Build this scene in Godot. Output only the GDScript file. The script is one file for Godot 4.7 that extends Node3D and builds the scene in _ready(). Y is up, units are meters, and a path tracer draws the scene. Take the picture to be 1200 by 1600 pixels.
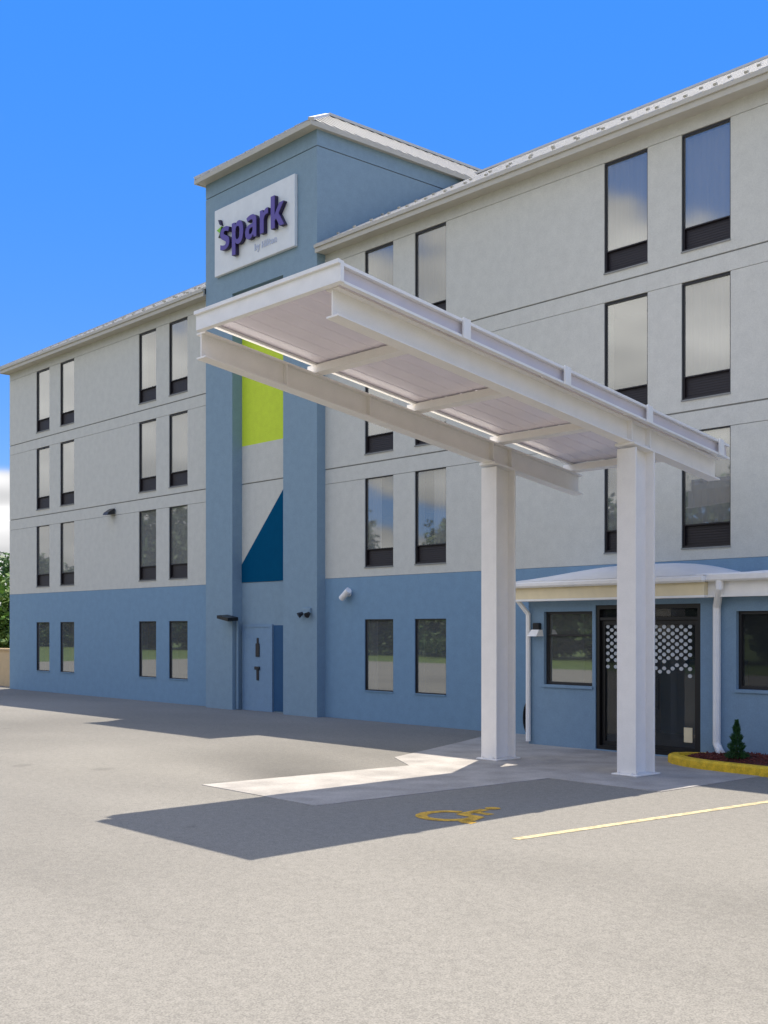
extends Node3D

const CAM := Vector3(0.0, 2.1, 17.548)
var rng := RandomNumberGenerator.new()
var M := {}
var taken := {}

# ------------------------------------------------------------------ helpers
func numbered(called: String) -> String:
	if not taken.has(called):
		taken[called] = 0
		return called
	taken[called] += 1
	return "%s_%03d" % [called, taken[called]]

func new_st() -> SurfaceTool:
	var st := SurfaceTool.new()
	st.begin(Mesh.PRIMITIVE_TRIANGLES)
	st.set_smooth_group(-1)
	return st

func tri_n(st: SurfaceTool, a: Vector3, b: Vector3, c: Vector3, n: Vector3) -> void:
	if (b - a).cross(c - a).dot(n) > 0.0:
		var t := b
		b = c
		c = t
	st.add_vertex(a)
	st.add_vertex(b)
	st.add_vertex(c)

func quad_n(st: SurfaceTool, a: Vector3, b: Vector3, c: Vector3, d: Vector3, n: Vector3) -> void:
	tri_n(st, a, b, c, n)
	tri_n(st, a, c, d, n)

# eight corners: index bits x=1 y=2 z=4
func hexa(st: SurfaceTool, p: Array) -> void:
	var mid := Vector3.ZERO
	for v in p:
		mid += v / 8.0
	for f in [[0, 2, 6, 4], [1, 3, 7, 5], [0, 1, 5, 4], [2, 3, 7, 6], [0, 1, 3, 2], [4, 5, 7, 6]]:
		var q: Vector3 = (p[f[0]] + p[f[1]] + p[f[2]] + p[f[3]]) / 4.0
		quad_n(st, p[f[0]], p[f[1]], p[f[2]], p[f[3]], q - mid)

func bx(st: SurfaceTool, x0: float, x1: float, y0: float, y1: float, z0: float, z1: float) -> void:
	var p := []
	for i in 8:
		p.append(Vector3(x1 if i & 1 else x0, y1 if i & 2 else y0, z1 if i & 4 else z0))
	hexa(st, p)

# a box with chamfered edges
func cbx(st: SurfaceTool, x0: float, x1: float, y0: float, y1: float, z0: float, z1: float, c: float) -> void:
	var m := Vector3((x0 + x1) / 2, (y0 + y1) / 2, (z0 + z1) / 2)
	var h := Vector3(absf(x1 - x0) / 2, absf(y1 - y0) / 2, absf(z1 - z0) / 2)
	for ax in 3:
		var u := (ax + 1) % 3
		var v := (ax + 2) % 3
		for s in [-1.0, 1.0]:
			var q := []
			for k in [[-1, -1], [1, -1], [1, 1], [-1, 1]]:
				var p := Vector3.ZERO
				p[ax] = s * h[ax]
				p[u] = k[0] * (h[u] - c)
				p[v] = k[1] * (h[v] - c)
				q.append(m + p)
			var n := Vector3.ZERO
			n[ax] = s
			quad_n(st, q[0], q[1], q[2], q[3], n)
			for s2 in [-1.0, 1.0]:
				var a := Vector3.ZERO
				a[ax] = s * h[ax]
				a[u] = s2 * (h[u] - c)
				a[v] = h[v] - c
				var b := a
				b[v] = -b[v]
				var d := a
				d[ax] = s * (h[ax] - c)
				d[u] = s2 * h[u]
				var e := d
				e[v] = -e[v]
				var nn := Vector3.ZERO
				nn[ax] = s
				nn[u] = s2
				quad_n(st, m + a, m + b, m + e, m + d, nn)
	for sx in [-1.0, 1.0]:
		for sy in [-1.0, 1.0]:
			for sz in [-1.0, 1.0]:
				var sg := Vector3(sx, sy, sz)
				tri_n(st, m + sg * Vector3(h.x, h.y - c, h.z - c), m + sg * Vector3(h.x - c, h.y, h.z - c), m + sg * Vector3(h.x - c, h.y - c, h.z), sg)

func tube(st: SurfaceTool, pts: Array, r0: float, r1: float, sides := 10, caps := true) -> void:
	var rings := []
	var side := Vector3.ZERO
	for i in pts.size():
		var d: Vector3
		if i == 0:
			d = pts[1] - pts[0]
		elif i == pts.size() - 1:
			d = pts[i] - pts[i - 1]
		else:
			d = (pts[i] - pts[i - 1]).normalized() + (pts[i + 1] - pts[i]).normalized()
		d = d.normalized()
		if side == Vector3.ZERO:
			side = d.cross(Vector3(0.31, 0.2, 0.93)).normalized()
		side = (side - d * side.dot(d)).normalized()
		var other := d.cross(side)
		var r := lerpf(r0, r1, float(i) / (pts.size() - 1))
		var ring := []
		for k in sides:
			var a := TAU * k / sides
			ring.append(pts[i] + (side * cos(a) + other * sin(a)) * r)
		rings.append(ring)
	for i in pts.size() - 1:
		for k in sides:
			var k2 := (k + 1) % sides
			var mid: Vector3 = (pts[i] + pts[i + 1]) / 2.0
			var n: Vector3 = (rings[i][k] + rings[i][k2] + rings[i + 1][k] + rings[i + 1][k2]) / 4.0 - mid
			quad_n(st, rings[i][k], rings[i][k2], rings[i + 1][k2], rings[i + 1][k], n)
	if caps:
		for e in [0, pts.size() - 1]:
			var n: Vector3 = (pts[0] - pts[1]) if e == 0 else (pts[e] - pts[e - 1])
			for k in sides:
				tri_n(st, pts[e], rings[e][k], rings[e][(k + 1) % sides], n)

# flat polygon in the ground plane (x, z) at height y, given thickness downward
func flat(st: SurfaceTool, poly: PackedVector2Array, y: float, thick := 0.0) -> void:
	var idx := Geometry2D.triangulate_polygon(poly)
	for i in range(0, idx.size(), 3):
		tri_n(st, Vector3(poly[idx[i]].x, y, poly[idx[i]].y), Vector3(poly[idx[i + 1]].x, y, poly[idx[i + 1]].y), Vector3(poly[idx[i + 2]].x, y, poly[idx[i + 2]].y), Vector3.UP)
	if thick > 0.0:
		var cw := 1.0 if Geometry2D.is_polygon_clockwise(poly) else -1.0
		for i in poly.size():
			var a := poly[i]
			var b := poly[(i + 1) % poly.size()]
			var n := Vector3(-(b - a).y, 0, (b - a).x) * cw
			quad_n(st, Vector3(a.x, y, a.y), Vector3(b.x, y, b.y), Vector3(b.x, y - thick, b.y), Vector3(a.x, y - thick, a.y), n)

# flat polygon standing in a wall plane (x, y), extruded from z0 to z1
func upright(st: SurfaceTool, poly: PackedVector2Array, z0: float, z1: float) -> void:
	var idx := Geometry2D.triangulate_polygon(poly)
	for i in range(0, idx.size(), 3):
		for z in [z0, z1]:
			tri_n(st, Vector3(poly[idx[i]].x, poly[idx[i]].y, z), Vector3(poly[idx[i + 1]].x, poly[idx[i + 1]].y, z), Vector3(poly[idx[i + 2]].x, poly[idx[i + 2]].y, z), Vector3(0, 0, z - (z0 + z1) / 2))
	var mid := Vector2.ZERO
	for v in poly:
		mid += v / poly.size()
	for i in poly.size():
		var a := poly[i]
		var b := poly[(i + 1) % poly.size()]
		var n2 := (a + b) / 2.0 - mid
		quad_n(st, Vector3(a.x, a.y, z0), Vector3(b.x, b.y, z0), Vector3(b.x, b.y, z1), Vector3(a.x, a.y, z1), Vector3(n2.x, n2.y, 0))

func obj(called: String, st: SurfaceTool, mat: Material, parent: Node = null) -> MeshInstance3D:
	st.generate_normals()
	return inst(called, st.commit(), mat, parent)

func inst(called: String, mesh: Mesh, mat: Material, parent: Node = null) -> MeshInstance3D:
	var o := MeshInstance3D.new()
	o.mesh = mesh
	o.material_override = mat
	if parent == null:
		o.name = numbered(called)
		add_child(o, true)
	else:
		o.name = called
		var k := 0
		while parent.has_node(NodePath(o.name)):
			k += 1
			o.name = "%s_%03d" % [called, k]
		parent.add_child(o, true)
	return o

func thing(called: String, label: String, category: String, at := Vector3.ZERO, group := "") -> Node3D:
	var o := Node3D.new()
	o.name = numbered(called)
	add_child(o, true)
	o.position = at
	return tag(o, label, category, group)

func tag(o: Node3D, label: String, category: String, group := "") -> Node3D:
	o.set_meta("label", label)
	o.set_meta("category", category)
	if group != "":
		o.set_meta("group", group)
	return o

func struct_of(o: Node3D, label := "") -> Node3D:
	o.set_meta("kind", "structure")
	if label != "":
		o.set_meta("label", label)
	return o

func stuff(o: Node3D) -> Node3D:
	o.set_meta("kind", "stuff")
	return o

# ------------------------------------------------------------------ materials
func lin(r: float, g: float, b: float) -> Color:
	return Color(r, g, b).linear_to_srgb()

func rgb(r: float, g: float, b: float) -> Color:
	return Color(r / 255.0, g / 255.0, b / 255.0)

func grain(size: int, sd: int, base: float, fine: float, coarse: float, freq: float, streak := 1.0, blur := 1) -> ImageTexture:
	# grey multiplier map: fine speckle over soft mottling, tiling
	var n := FastNoiseLite.new()
	n.seed = sd
	n.frequency = freq
	n.fractal_octaves = 4
	var soft := n.get_seamless_image(size, size, false, false, 0.12, true)
	soft.convert(Image.FORMAT_L8)
	var sb := soft.get_data()
	var r := RandomNumberGenerator.new()
	r.seed = sd
	var white := PackedFloat32Array()
	white.resize(size * size)
	for i in size * size:
		white[i] = r.randf() - 0.5
	var out := PackedByteArray()
	out.resize(size * size)
	for y in size:
		var row := y * size
		var sy := int(y / streak) * size
		for x in size:
			var w := white[row + x]
			if blur > 0:
				w = (w * 2.0 + white[row + (x + 1) % size] + white[((y + 1) % size) * size + x] + white[((y + 1) % size) * size + (x + 1) % size]) * 0.3
			var v := base + fine * w + coarse * (sb[sy + x] / 255.0 - 0.5)
			out[row + x] = int(clampf(v, 0.0, 1.0) * 255.0)
	var im := Image.create_from_data(size, size, false, Image.FORMAT_L8, out)
	return ImageTexture.create_from_image(im)

func mat(albedo: Color, rough := 0.7, metal := 0.0) -> StandardMaterial3D:
	var m := StandardMaterial3D.new()
	m.albedo_color = albedo
	m.roughness = rough
	m.metallic = metal
	m.cull_mode = BaseMaterial3D.CULL_DISABLED
	return m

func tri_tex(m: StandardMaterial3D, tex: Texture2D, sc: float) -> StandardMaterial3D:
	m.albedo_texture = tex
	m.uv1_triplanar = true
	m.uv1_world_triplanar = true
	m.uv1_scale = Vector3(sc, sc, sc)
	return m

func make_materials() -> void:
	var stucco := grain(512, 3, 0.95, 0.07, 0.04, 0.02)
	var stucco_bump := grain(256, 5, 0.5, 0.6, 0.3, 0.05)
	var metal_tex := grain(512, 7, 0.975, 0.02, 0.04, 0.008)
	for d in [["grey_paint", Color(0.815, 0.81, 0.765)], ["blue_paint", Color(0.485, 0.61, 0.70)], ["tower_paint", Color(0.53, 0.625, 0.68)], ["wing_paint", Color(0.50, 0.61, 0.70)], ["green_paint", Color(0.83, 0.91, 0.24)], ["door_paint", Color(0.15, 0.33, 0.48)], ["navy_paint", Color(0.0, 0.31, 0.45)], ["tan_paint", Color(0.80, 0.70, 0.54)], ["joint_paint", Color(0.56, 0.56, 0.54)]]:
		var m := tri_tex(mat(d[1], 0.85), stucco, 0.33)
		m.heightmap_enabled = false
		M[d[0]] = m
	M.navy_paint.metallic_specular = 0.15
	M.white_steel = tri_tex(mat(Color(0.965, 0.945, 0.915), 0.42), grain(512, 9, 0.975, 0.03, 0.03, 0.012), 0.5)
	M.white_trim = tri_tex(mat(Color(0.96, 0.95, 0.93), 0.45), metal_tex, 0.8)
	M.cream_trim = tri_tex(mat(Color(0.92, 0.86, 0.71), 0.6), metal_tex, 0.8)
	M.fascia = tri_tex(mat(Color(0.74, 0.72, 0.66), 0.6), metal_tex, 0.7)
	M.roof_metal = tri_tex(mat(Color(0.56, 0.55, 0.53), 0.45, 0.2), metal_tex, 0.25)
	M.seam_metal = tri_tex(mat(Color(0.77, 0.76, 0.735), 0.45, 0.2), metal_tex, 0.25)
	M.panel = tri_tex(mat(Color(0.87, 0.84, 0.855), 0.26), metal_tex, 0.4)
	M.panel.backlight_enabled = true
	M.panel.backlight = Color(0.30, 0.29, 0.295)
	M.frame = mat(Color(0.12, 0.12, 0.13), 0.45)
	M.black = mat(Color(0.045, 0.045, 0.055), 0.4)
	M.grille = mat(Color(0.085, 0.05, 0.065), 0.55)
	M.room = mat(Color(0.24, 0.23, 0.23), 0.9)
	M.floor_tile = mat(Color(0.35, 0.33, 0.31), 0.4)
	M.teal = mat(Color(0.09, 0.32, 0.42), 0.7)
	M.curtain = mat(Color(0.72, 0.72, 0.71), 0.9)
	M.curtain.backlight_enabled = true
	M.curtain.backlight = Color(0.3, 0.28, 0.25)
	M.chrome = mat(Color(0.75, 0.76, 0.78), 0.25, 0.9)
	M.sign_white = tri_tex(mat(Color(0.88, 0.89, 0.88), 0.5), metal_tex, 0.5)
	M.letter_side = mat(Color(0.13, 0.09, 0.24), 0.5)
	M.letter_face = mat(Color(0.33, 0.26, 0.56), 0.45)
	M.logo_green = mat(Color(0.50, 0.76, 0.10), 0.5)
	M.logo_dark = mat(Color(0.10, 0.20, 0.12), 0.5)
	M.faint = mat(Color(0.74, 0.77, 0.83), 0.6)
	M.vinyl = mat(Color(0.74, 0.76, 0.77), 0.6)
	M.yellow = tri_tex(mat(Color(0.97, 0.80, 0.18), 0.75), grain(256, 35, 0.88, 0.18, 0.25, 0.03), 0.8)
	M.line_paint = tri_tex(mat(Color(0.87, 0.80, 0.62), 0.8), grain(256, 31, 0.86, 0.25, 0.3, 0.03), 0.9)
	M.symbol_paint = tri_tex(mat(Color(1.0, 0.78, 0.26), 0.8), grain(256, 33, 0.82, 0.3, 0.4, 0.03), 0.9)
	M.concrete = tri_tex(mat(Color(0.72, 0.695, 0.66), 0.85), grain(512, 11, 0.90, 0.10, 0.20, 0.01), 0.22)
	M.mulch = tri_tex(mat(Color(0.43, 0.20, 0.165), 0.95), grain(512, 13, 0.7, 0.6, 0.4, 0.03), 1.2)
	M.mulch_chip = mat(Color(0.40, 0.185, 0.15), 0.95)
	M.bark = tri_tex(mat(Color(0.30, 0.25, 0.20), 0.9), grain(256, 15, 0.8, 0.3, 0.4, 0.04), 1.0)
	M.grass = tri_tex(mat(Color(0.36, 0.44, 0.18), 0.95), grain(512, 17, 0.85, 0.2, 0.3, 0.012), 0.12)
	M.leaf = mat(Color.WHITE, 0.6)
	M.leaf.vertex_color_use_as_albedo = true
	M.leaf.backlight_enabled = true
	M.leaf.backlight = Color(0.25, 0.35, 0.1)
	# coated, half mirroring window glass
	M.glass = mat(Color(0.70, 0.70, 0.675, 0.02), 0.02, 0.62)
	M.glass.transparency = BaseMaterial3D.TRANSPARENCY_ALPHA
	M.dark_glass = mat(Color(0.70, 0.71, 0.70, 0.05), 0.02, 0.78)
	M.dark_glass.transparency = BaseMaterial3D.TRANSPARENCY_ALPHA
	M.clear_glass = mat(Color(0.35, 0.37, 0.38, 0.05), 0.02, 0.25)
	M.clear_glass.transparency = BaseMaterial3D.TRANSPARENCY_ALPHA
	# asphalt: large wear map on UV, aggregate on UV2
	var a := mat(Color(0.570, 0.555, 0.521), 0.9)
	a.albedo_texture = asphalt_wear()
	a.detail_enabled = true
	a.detail_uv_layer = BaseMaterial3D.DETAIL_UV_2
	a.detail_blend_mode = BaseMaterial3D.BLEND_MODE_MUL
	a.detail_albedo = grain(1024, 21, 0.90, 0.28, 0.08, 0.03)
	M.asphalt = a

const LOT := Rect2(-70.0, -16.0, 96.0, 48.0)

func asphalt_wear() -> ImageTexture:
	var w := 2048
	var h := 1024
	var n := FastNoiseLite.new()
	n.seed = 41
	n.frequency = 0.09
	n.fractal_octaves = 5
	var big := FastNoiseLite.new()
	big.seed = 42
	big.frequency = 0.03
	big.fractal_octaves = 3
	var r := RandomNumberGenerator.new()
	r.seed = 52
	var out := PackedByteArray()
	out.resize(w * h * 3)
	for j in h:
		var z := LOT.position.y + LOT.size.y * (j + 0.5) / h
		for i in w:
			var x := LOT.position.x + LOT.size.x * (i + 0.5) / w
			var k := (j * w + i) * 3
			var v := 0.93
			if z > -2.0 and z < 19.0 and x > -50.0:
				v += 0.13 * n.get_noise_2d(x, z * 1.6) + 0.11 * big.get_noise_2d(x, z)
				# worn dirt beside the concrete slab and long drive lane rubs
				var st := smoothstep(-18.5, -13.4, x) * smoothstep(0.75, 0.1, absf(z - 6.9 - 0.30 * (x + 14.0) ) / 2.0) if x < -13.2 else 0.0
				v -= 0.26 * st * (0.8 + 0.5 * n.get_noise_2d(x * 2.0, z * 2.0))
				for lane in [11.2, 12.9, 14.6, 16.1]:
					v -= 0.025 * exp(-pow((z - lane + 0.25 * sin(x * 0.2)) / 0.35, 2.0))
			v = clampf(v, 0.3, 1.0)
			out[k] = int(v * 255)
			out[k + 1] = int(v * 254)
			out[k + 2] = int(v * 252)
	# a few soft oil drips
	for i in 14:
		var sx := r.randf_range(-28.0, -5.0)
		var sz := r.randf_range(7.0, 16.5)
		var sr := r.randf_range(0.10, 0.28)
		var pi := int((sx - LOT.position.x) / LOT.size.x * w)
		var pj := int((sz - LOT.position.y) / LOT.size.y * h)
		for dj in range(-10, 11):
			for di in range(-10, 11):
				var dd := Vector2(di, dj).length() * LOT.size.x / w + 0.10 * n.get_noise_2d(sx * 9.0 + di, sz * 9.0 + dj)
				if dd < sr:
					var q := ((pj + dj) * w + pi + di) * 3
					for c in 3:
						out[q + c] = int(out[q + c] * (1.0 - 0.10 * smoothstep(sr, sr * 0.2, dd)))
	return ImageTexture.create_from_image(Image.create_from_data(w, h, false, Image.FORMAT_RGB8, out))

# ------------------------------------------------------------------ sky
const CLOUD_SEED := 2183

func cloud_cover(d: Vector3, n: FastNoiseLite) -> float:
	# cumulus on a layer overhead, closing up into a bank towards the horizon
	var e := maxf(d.y, 0.0)
	var p := Vector2(d.x, d.z) / (e + 0.16)
	var v := n.get_noise_2dv(p) + 0.5 * n.get_noise_2dv(p * 0.45 + Vector2(31, 7))
	v += 0.42 * smoothstep(0.24, 0.03, e)
	return v

func sky_colour(d: Vector3, sun: Vector3, n: FastNoiseLite) -> Color:
	var e := maxf(d.y, 0.0)
	var t := 1.0 - exp(-e * 6.5)
	var c := Color(0.21, 0.40, 0.66).lerp(Color(0.026, 0.165, 0.58), t)
	c = c.lerp(Color(0.58, 0.62, 0.66), 0.7 * exp(-e * 24.0))
	c = c.lerp(Color(0.9, 0.9, 0.88), 0.7 * pow(maxf(d.dot(sun), 0.0), 26.0))
	var v := cloud_cover(d, n)
	var cover := smoothstep(0.03, 0.17, v)
	if cover > 0.0:
		var puff := n.get_noise_2dv(Vector2(d.x, d.z) / (e + 0.16) * 3.1 + Vector2(9, 40))
		var lum := 0.52 + 0.52 * smoothstep(0.0, 0.45, v) + 0.44 * puff - 0.18 * smoothstep(0.38, 0.75, v)
		lum *= lerpf(0.56, 1.0, smoothstep(0.02, 0.26, e))
		c = c.lerp(Color(lum, lum * 0.985, lum * 0.97), cover * 0.96)
	return c

func make_sky() -> PanoramaSkyMaterial:
	var w := 1536
	var h := 768
	var n := FastNoiseLite.new()
	n.seed = CLOUD_SEED
	n.frequency = 0.62
	n.fractal_octaves = 6
	n.fractal_gain = 0.5
	var im := Image.create(w, h, false, Image.FORMAT_RGBF)
	var sun := Vector3(-0.195, 1.0, -0.328).normalized()
	for j in h:
		var el := PI * (0.5 - (j + 0.5) / h)
		var ce := cos(el)
		var se := sin(el)
		for i in w:
			var az := TAU * (i + 0.5) / w
			var c: Color
			if el < -0.01:
				c = Color(0.22, 0.22, 0.20)
			else:
				c = sky_colour(Vector3(sin(az) * ce, se, -cos(az) * ce), sun, n)
			im.set_pixel(i, j, c)
	var s := PanoramaSkyMaterial.new()
	s.panorama = ImageTexture.create_from_image(im)
	return s

# ------------------------------------------------------------------ windows
var window_upper: MeshInstance3D
var window_lower: MeshInstance3D

func bars(st: SurfaceTool, x0: float, x1: float, y0: float, y1: float, z0: float, z1: float, t: float) -> void:
	bx(st, x0, x0 + t, y0, y1, z0, z1)
	bx(st, x1 - t, x1, y0, y1, z0, z1)
	bx(st, x0 + t, x1 - t, y0, y0 + t, z0, z1)
	bx(st, x0 + t, x1 - t, y1 - t, y1, z0, z1)

func curtain_mesh(w: float, y0: float, y1: float, sd: int) -> SurfaceTool:
	var st := new_st()
	var r := RandomNumberGenerator.new()
	r.seed = sd
	var n := 26
	var pr := PackedVector2Array()
	for i in n + 1:
		var t := float(i) / n
		pr.append(Vector2(t * w, 0.016 * sin(t * w * 42.0 + r.randf() * 0.7)))
	for i in n:
		var a := pr[i]
		var b := pr[i + 1]
		quad_n(st, Vector3(a.x, y0, a.y), Vector3(b.x, y0, b.y), Vector3(b.x, y1, b.y), Vector3(a.x, y1, a.y), Vector3(0, 0, 1))
	return st

# local origin at lower left corner of the opening, wall face z = 0
func make_window(w: float, h: float, grille_h: float, parent: Node) -> MeshInstance3D:
	var st := new_st()
	var t := 0.024
	bars(st, 0.0, w, 0.0, h, -0.10, -0.02, t)
	var o := obj("window", st, M.frame, parent)
	var y0 := grille_h if grille_h > 0.0 else t
	if grille_h > 0.0:
		var g := new_st()
		bx(g, t, w - t, t, grille_h, -0.115, -0.08)
		var k := 0
		while t + 0.03 + k * 0.045 < grille_h - 0.03:
			var y := t + 0.03 + k * 0.045
			hexa(g, [Vector3(t + 0.02, y, -0.079), Vector3(w - t - 0.02, y, -0.079), Vector3(t + 0.02, y + 0.012, -0.079), Vector3(w - t - 0.02, y + 0.012, -0.079), Vector3(t + 0.02, y - 0.02, -0.075), Vector3(w - t - 0.02, y - 0.02, -0.075), Vector3(t + 0.02, y - 0.008, -0.075), Vector3(w - t - 0.02, y - 0.008, -0.075)])
			k += 1
		bars(g, t, w - t, t, grille_h, -0.079, -0.03, 0.02)
		obj("grille", g, M.grille, o)
	var p := new_st()
	pane(p, t, w - t, y0, h - t, -0.055)
	obj("pane", p, M.glass if grille_h > 0.0 else M.dark_glass, o)
	var s := new_st()
	bx(s, -0.002, w + 0.002, -0.025, 0.0, -0.12, 0.02)
	obj("sill", s, M.joint_paint if grille_h > 0.0 else M.blue_paint, o)
	return o

func pane(st: SurfaceTool, x0: float, x1: float, y0: float, y1: float, z: float) -> void:
	quad_n(st, Vector3(x0, y0, z), Vector3(x1, y0, z), Vector3(x1, y1, z), Vector3(x0, y1, z), Vector3(0, 0, 1))

# wall slab between x0..x1, y0..y1 with window openings cut out; openings as Rect2
func wall_with_holes(st: SurfaceTool, x0: float, x1: float, y0: float, y1: float, z0: float, z1: float, holes: Array) -> void:
	var ys := [y0, y1]
	for r in holes:
		if r.position.x < x1 and r.end.x > x0:
			for y in [r.position.y, r.end.y]:
				if y > y0 + 0.001 and y < y1 - 0.001 and not ys.has(y):
					ys.append(y)
	ys.sort()
	for k in ys.size() - 1:
		var ya: float = ys[k]
		var yb: float = ys[k + 1]
		var cuts := []
		for r in holes:
			if r.position.y < yb - 0.001 and r.end.y > ya + 0.001 and r.position.x < x1 and r.end.x > x0:
				cuts.append(r)
		cuts.sort_custom(func(a, b): return a.position.x < b.position.x)
		var x := x0
		for r in cuts:
			if r.position.x > x + 0.001:
				bx(st, x, r.position.x, ya, yb, z0, z1)
			x = r.end.x
		if x < x1 - 0.001:
			bx(st, x, x1, ya, yb, z0, z1)

# ------------------------------------------------------------------ foliage
func leaf_clumps(st: SurfaceTool, centre: Vector3, rad: Vector3, clumps: int, per: int, leaf: float, tone: Color, sd: int) -> void:
	var r := RandomNumberGenerator.new()
	r.seed = sd
	for c in clumps:
		var d := Vector3(r.randfn(), r.randfn(), r.randfn()).normalized()
		var at := centre + d * rad * pow(r.randf(), 0.45)
		var cr := rad.length() * (0.10 + 0.10 * r.randf())
		var k := 0.7 + 0.6 * r.randf()
		var col := Color(tone.r * k * (0.9 + 0.3 * r.randf()), tone.g * k, tone.b * k)
		for i in per:
			var p := at + Vector3(r.randfn(), r.randfn() * 0.8, r.randfn()) * cr * 0.5
			var u := Vector3(r.randfn(), r.randfn() * 0.6, r.randfn()).normalized()
			var v := u.cross(Vector3(r.randfn(), r.randfn(), r.randfn())).normalized()
			var s := leaf * (0.6 + 0.8 * r.randf())
			st.set_color(col * (0.8 + 0.4 * r.randf()))
			quad_n(st, p - u * s, p + v * s * 0.5, p + u * s, p - v * s * 0.5, u.cross(v))

func make_tree(at: Vector3, h: float, wide: float, tone: Color, label: String, sd: int) -> Node3D:
	var t := thing("tree", label, "tree", at, "trees beyond the tan wall")
	var r := RandomNumberGenerator.new()
	r.seed = sd
	var st := new_st()
	tube(st, [Vector3.ZERO, Vector3(0.1, h * 0.25, 0.05), Vector3(0.05, h * 0.55, 0.1), Vector3(0.15, h * 0.85, 0)], 0.16, 0.04, 8)
	for i in 6:
		var a := r.randf() * TAU
		var y := h * (0.25 + 0.09 * i)
		tube(st, [Vector3(0.08, y, 0.06), Vector3(cos(a) * wide * 0.35, y + 0.5, sin(a) * wide * 0.35), Vector3(cos(a) * wide * 0.7, y + 0.8, sin(a) * wide * 0.7)], 0.06, 0.02, 6)
	obj("trunk", st, M.bark, t)
	var cr := new_st()
	leaf_clumps(cr, Vector3(0, h * 0.58, 0), Vector3(wide, h * 0.42, wide), 90, 34, 0.17, tone, sd + 1)
	leaf_clumps(cr, Vector3(wide * 0.3, h * 0.3, wide * 0.2), Vector3(wide * 0.9, h * 0.25, wide * 0.9), 40, 30, 0.17, tone, sd + 2)
	obj("crown", cr, M.leaf, t)
	return t

# ------------------------------------------------------------------ main
func _ready() -> void:
	rng.seed = 77
	var cam := Camera3D.new()
	cam.name = "camera"
	add_child(cam)
	cam.position = CAM
	cam.rotation_degrees = Vector3(0, 48.3626, 0)
	var near := 0.1
	cam.set_frustum(near * 1600.0 / 1840.25, Vector2(0, near * (982.0 - 800.0) / 1840.25), near, 3000.0)
	cam.current = true
	var we := WorldEnvironment.new()
	we.name = "world_environment"
	var env := Environment.new()
	env.background_mode = Environment.BG_SKY
	var sky := Sky.new()
	sky.sky_material = make_sky()
	env.sky = sky
	env.ambient_light_source = Environment.AMBIENT_SOURCE_SKY
	env.tonemap_mode = Environment.TONE_MAPPER_LINEAR
	env.tonemap_exposure = 1.75
	env.sdfgi_enabled = true
	env.ssao_enabled = true
	env.ssil_enabled = true
	we.environment = env
	add_child(we)
	var sun := DirectionalLight3D.new()
	sun.name = "sun"
	sun.light_energy = 1.17
	sun.light_color = Color(1.0, 0.965, 0.91)
	sun.light_angular_distance = 0.5
	sun.shadow_enabled = true
	add_child(sun)
	sun.basis = Basis.looking_at(Vector3(0.195, -1.0, 0.328).normalized(), Vector3(0, 0, 1))

	make_materials()
	build_ground()
	build_hotel()
	build_wing()
	build_canopy()
	build_small()
	build_far()

func build_ground() -> void:
	var st := new_st()
	flat(st, PackedVector2Array([Vector2(-900, -900), Vector2(900, -900), Vector2(900, 900), Vector2(-900, 900)]), -0.03)
	struct_of(obj("ground", st, M.grass), "grassy ground around the car park reaching the horizon")
	# the car park sheet, finely enough divided to carry its UVs
	st = new_st()
	var corners := [Vector2(LOT.position.x, LOT.position.y), Vector2(LOT.end.x, LOT.position.y), LOT.end, Vector2(LOT.position.x, LOT.end.y)]
	for tri in [[0, 1, 2], [0, 2, 3]]:
		for k in tri:
			var c: Vector2 = corners[k]
			st.set_uv((c - LOT.position) / LOT.size)
			st.set_uv2(c / 4.6)
			st.add_vertex(Vector3(c.x, 0.0, c.y))
	struct_of(obj("parking_lot", st, M.asphalt), "sun bleached grey asphalt of the car park")
	st = new_st()
	flat(st, PackedVector2Array([Vector2(-13.42, 8.88), Vector2(-10.95, 8.9), Vector2(-10.78, 4.87), Vector2(-8.93, 4.86), Vector2(-8.95, 1.3), Vector2(-8.95, -0.1), Vector2(-16.3, -0.1), Vector2(-15.4, 1.83), Vector2(-14.84, 3.14), Vector2(-14.2, 4.7), Vector2(-13.2, 5.3)]), 0.008, 0.05)
	struct_of(obj("concrete_slab", st, M.concrete), "pale concrete apron under the canopy in front of the lobby doors")
	# painted line
	st = new_st()
	var a := Vector2(-7.90, 8.78)
	var b := Vector2(-7.57, 4.6)
	b = a + (b - a) * 1.35
	var s := Vector2(0.055, 0.0)
	flat(st, PackedVector2Array([a - s, a + s, b + s, b - s]), 0.004)
	tag(obj("parking_line", st, M.line_paint), "pale yellow painted bay line on the sunlit asphalt", "road marking")
	# wheelchair symbol
	st = new_st()
	var ring := PackedVector2Array()
	var c := Vector2(-9.38, 8.24)
	for i in 15:
		var an := deg_to_rad(-40.0 + 290.0 * i / 14.0)
		ring.append(c + Vector2(cos(an), sin(an)) * 0.31)
	ribbon(st, ring, 0.135)
	ribbon(st, PackedVector2Array([Vector2(-9.42, 7.62), Vector2(-9.36, 8.06), Vector2(-9.08, 8.06), Vector2(-8.96, 8.42), Vector2(-8.86, 8.39)]), 0.13)
	ribbon(st, PackedVector2Array([Vector2(-9.39, 7.83), Vector2(-9.13, 7.83)]), 0.11)
	var head := PackedVector2Array()
	for i in 12:
		head.append(Vector2(-9.42, 7.48) + Vector2(cos(TAU * i / 12), sin(TAU * i / 12)) * 0.095)
	flat(st, head, 0.005)
	tag(obj("wheelchair_symbol", st, M.symbol_paint), "yellow painted wheelchair symbol on the shaded asphalt", "road marking")

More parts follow.
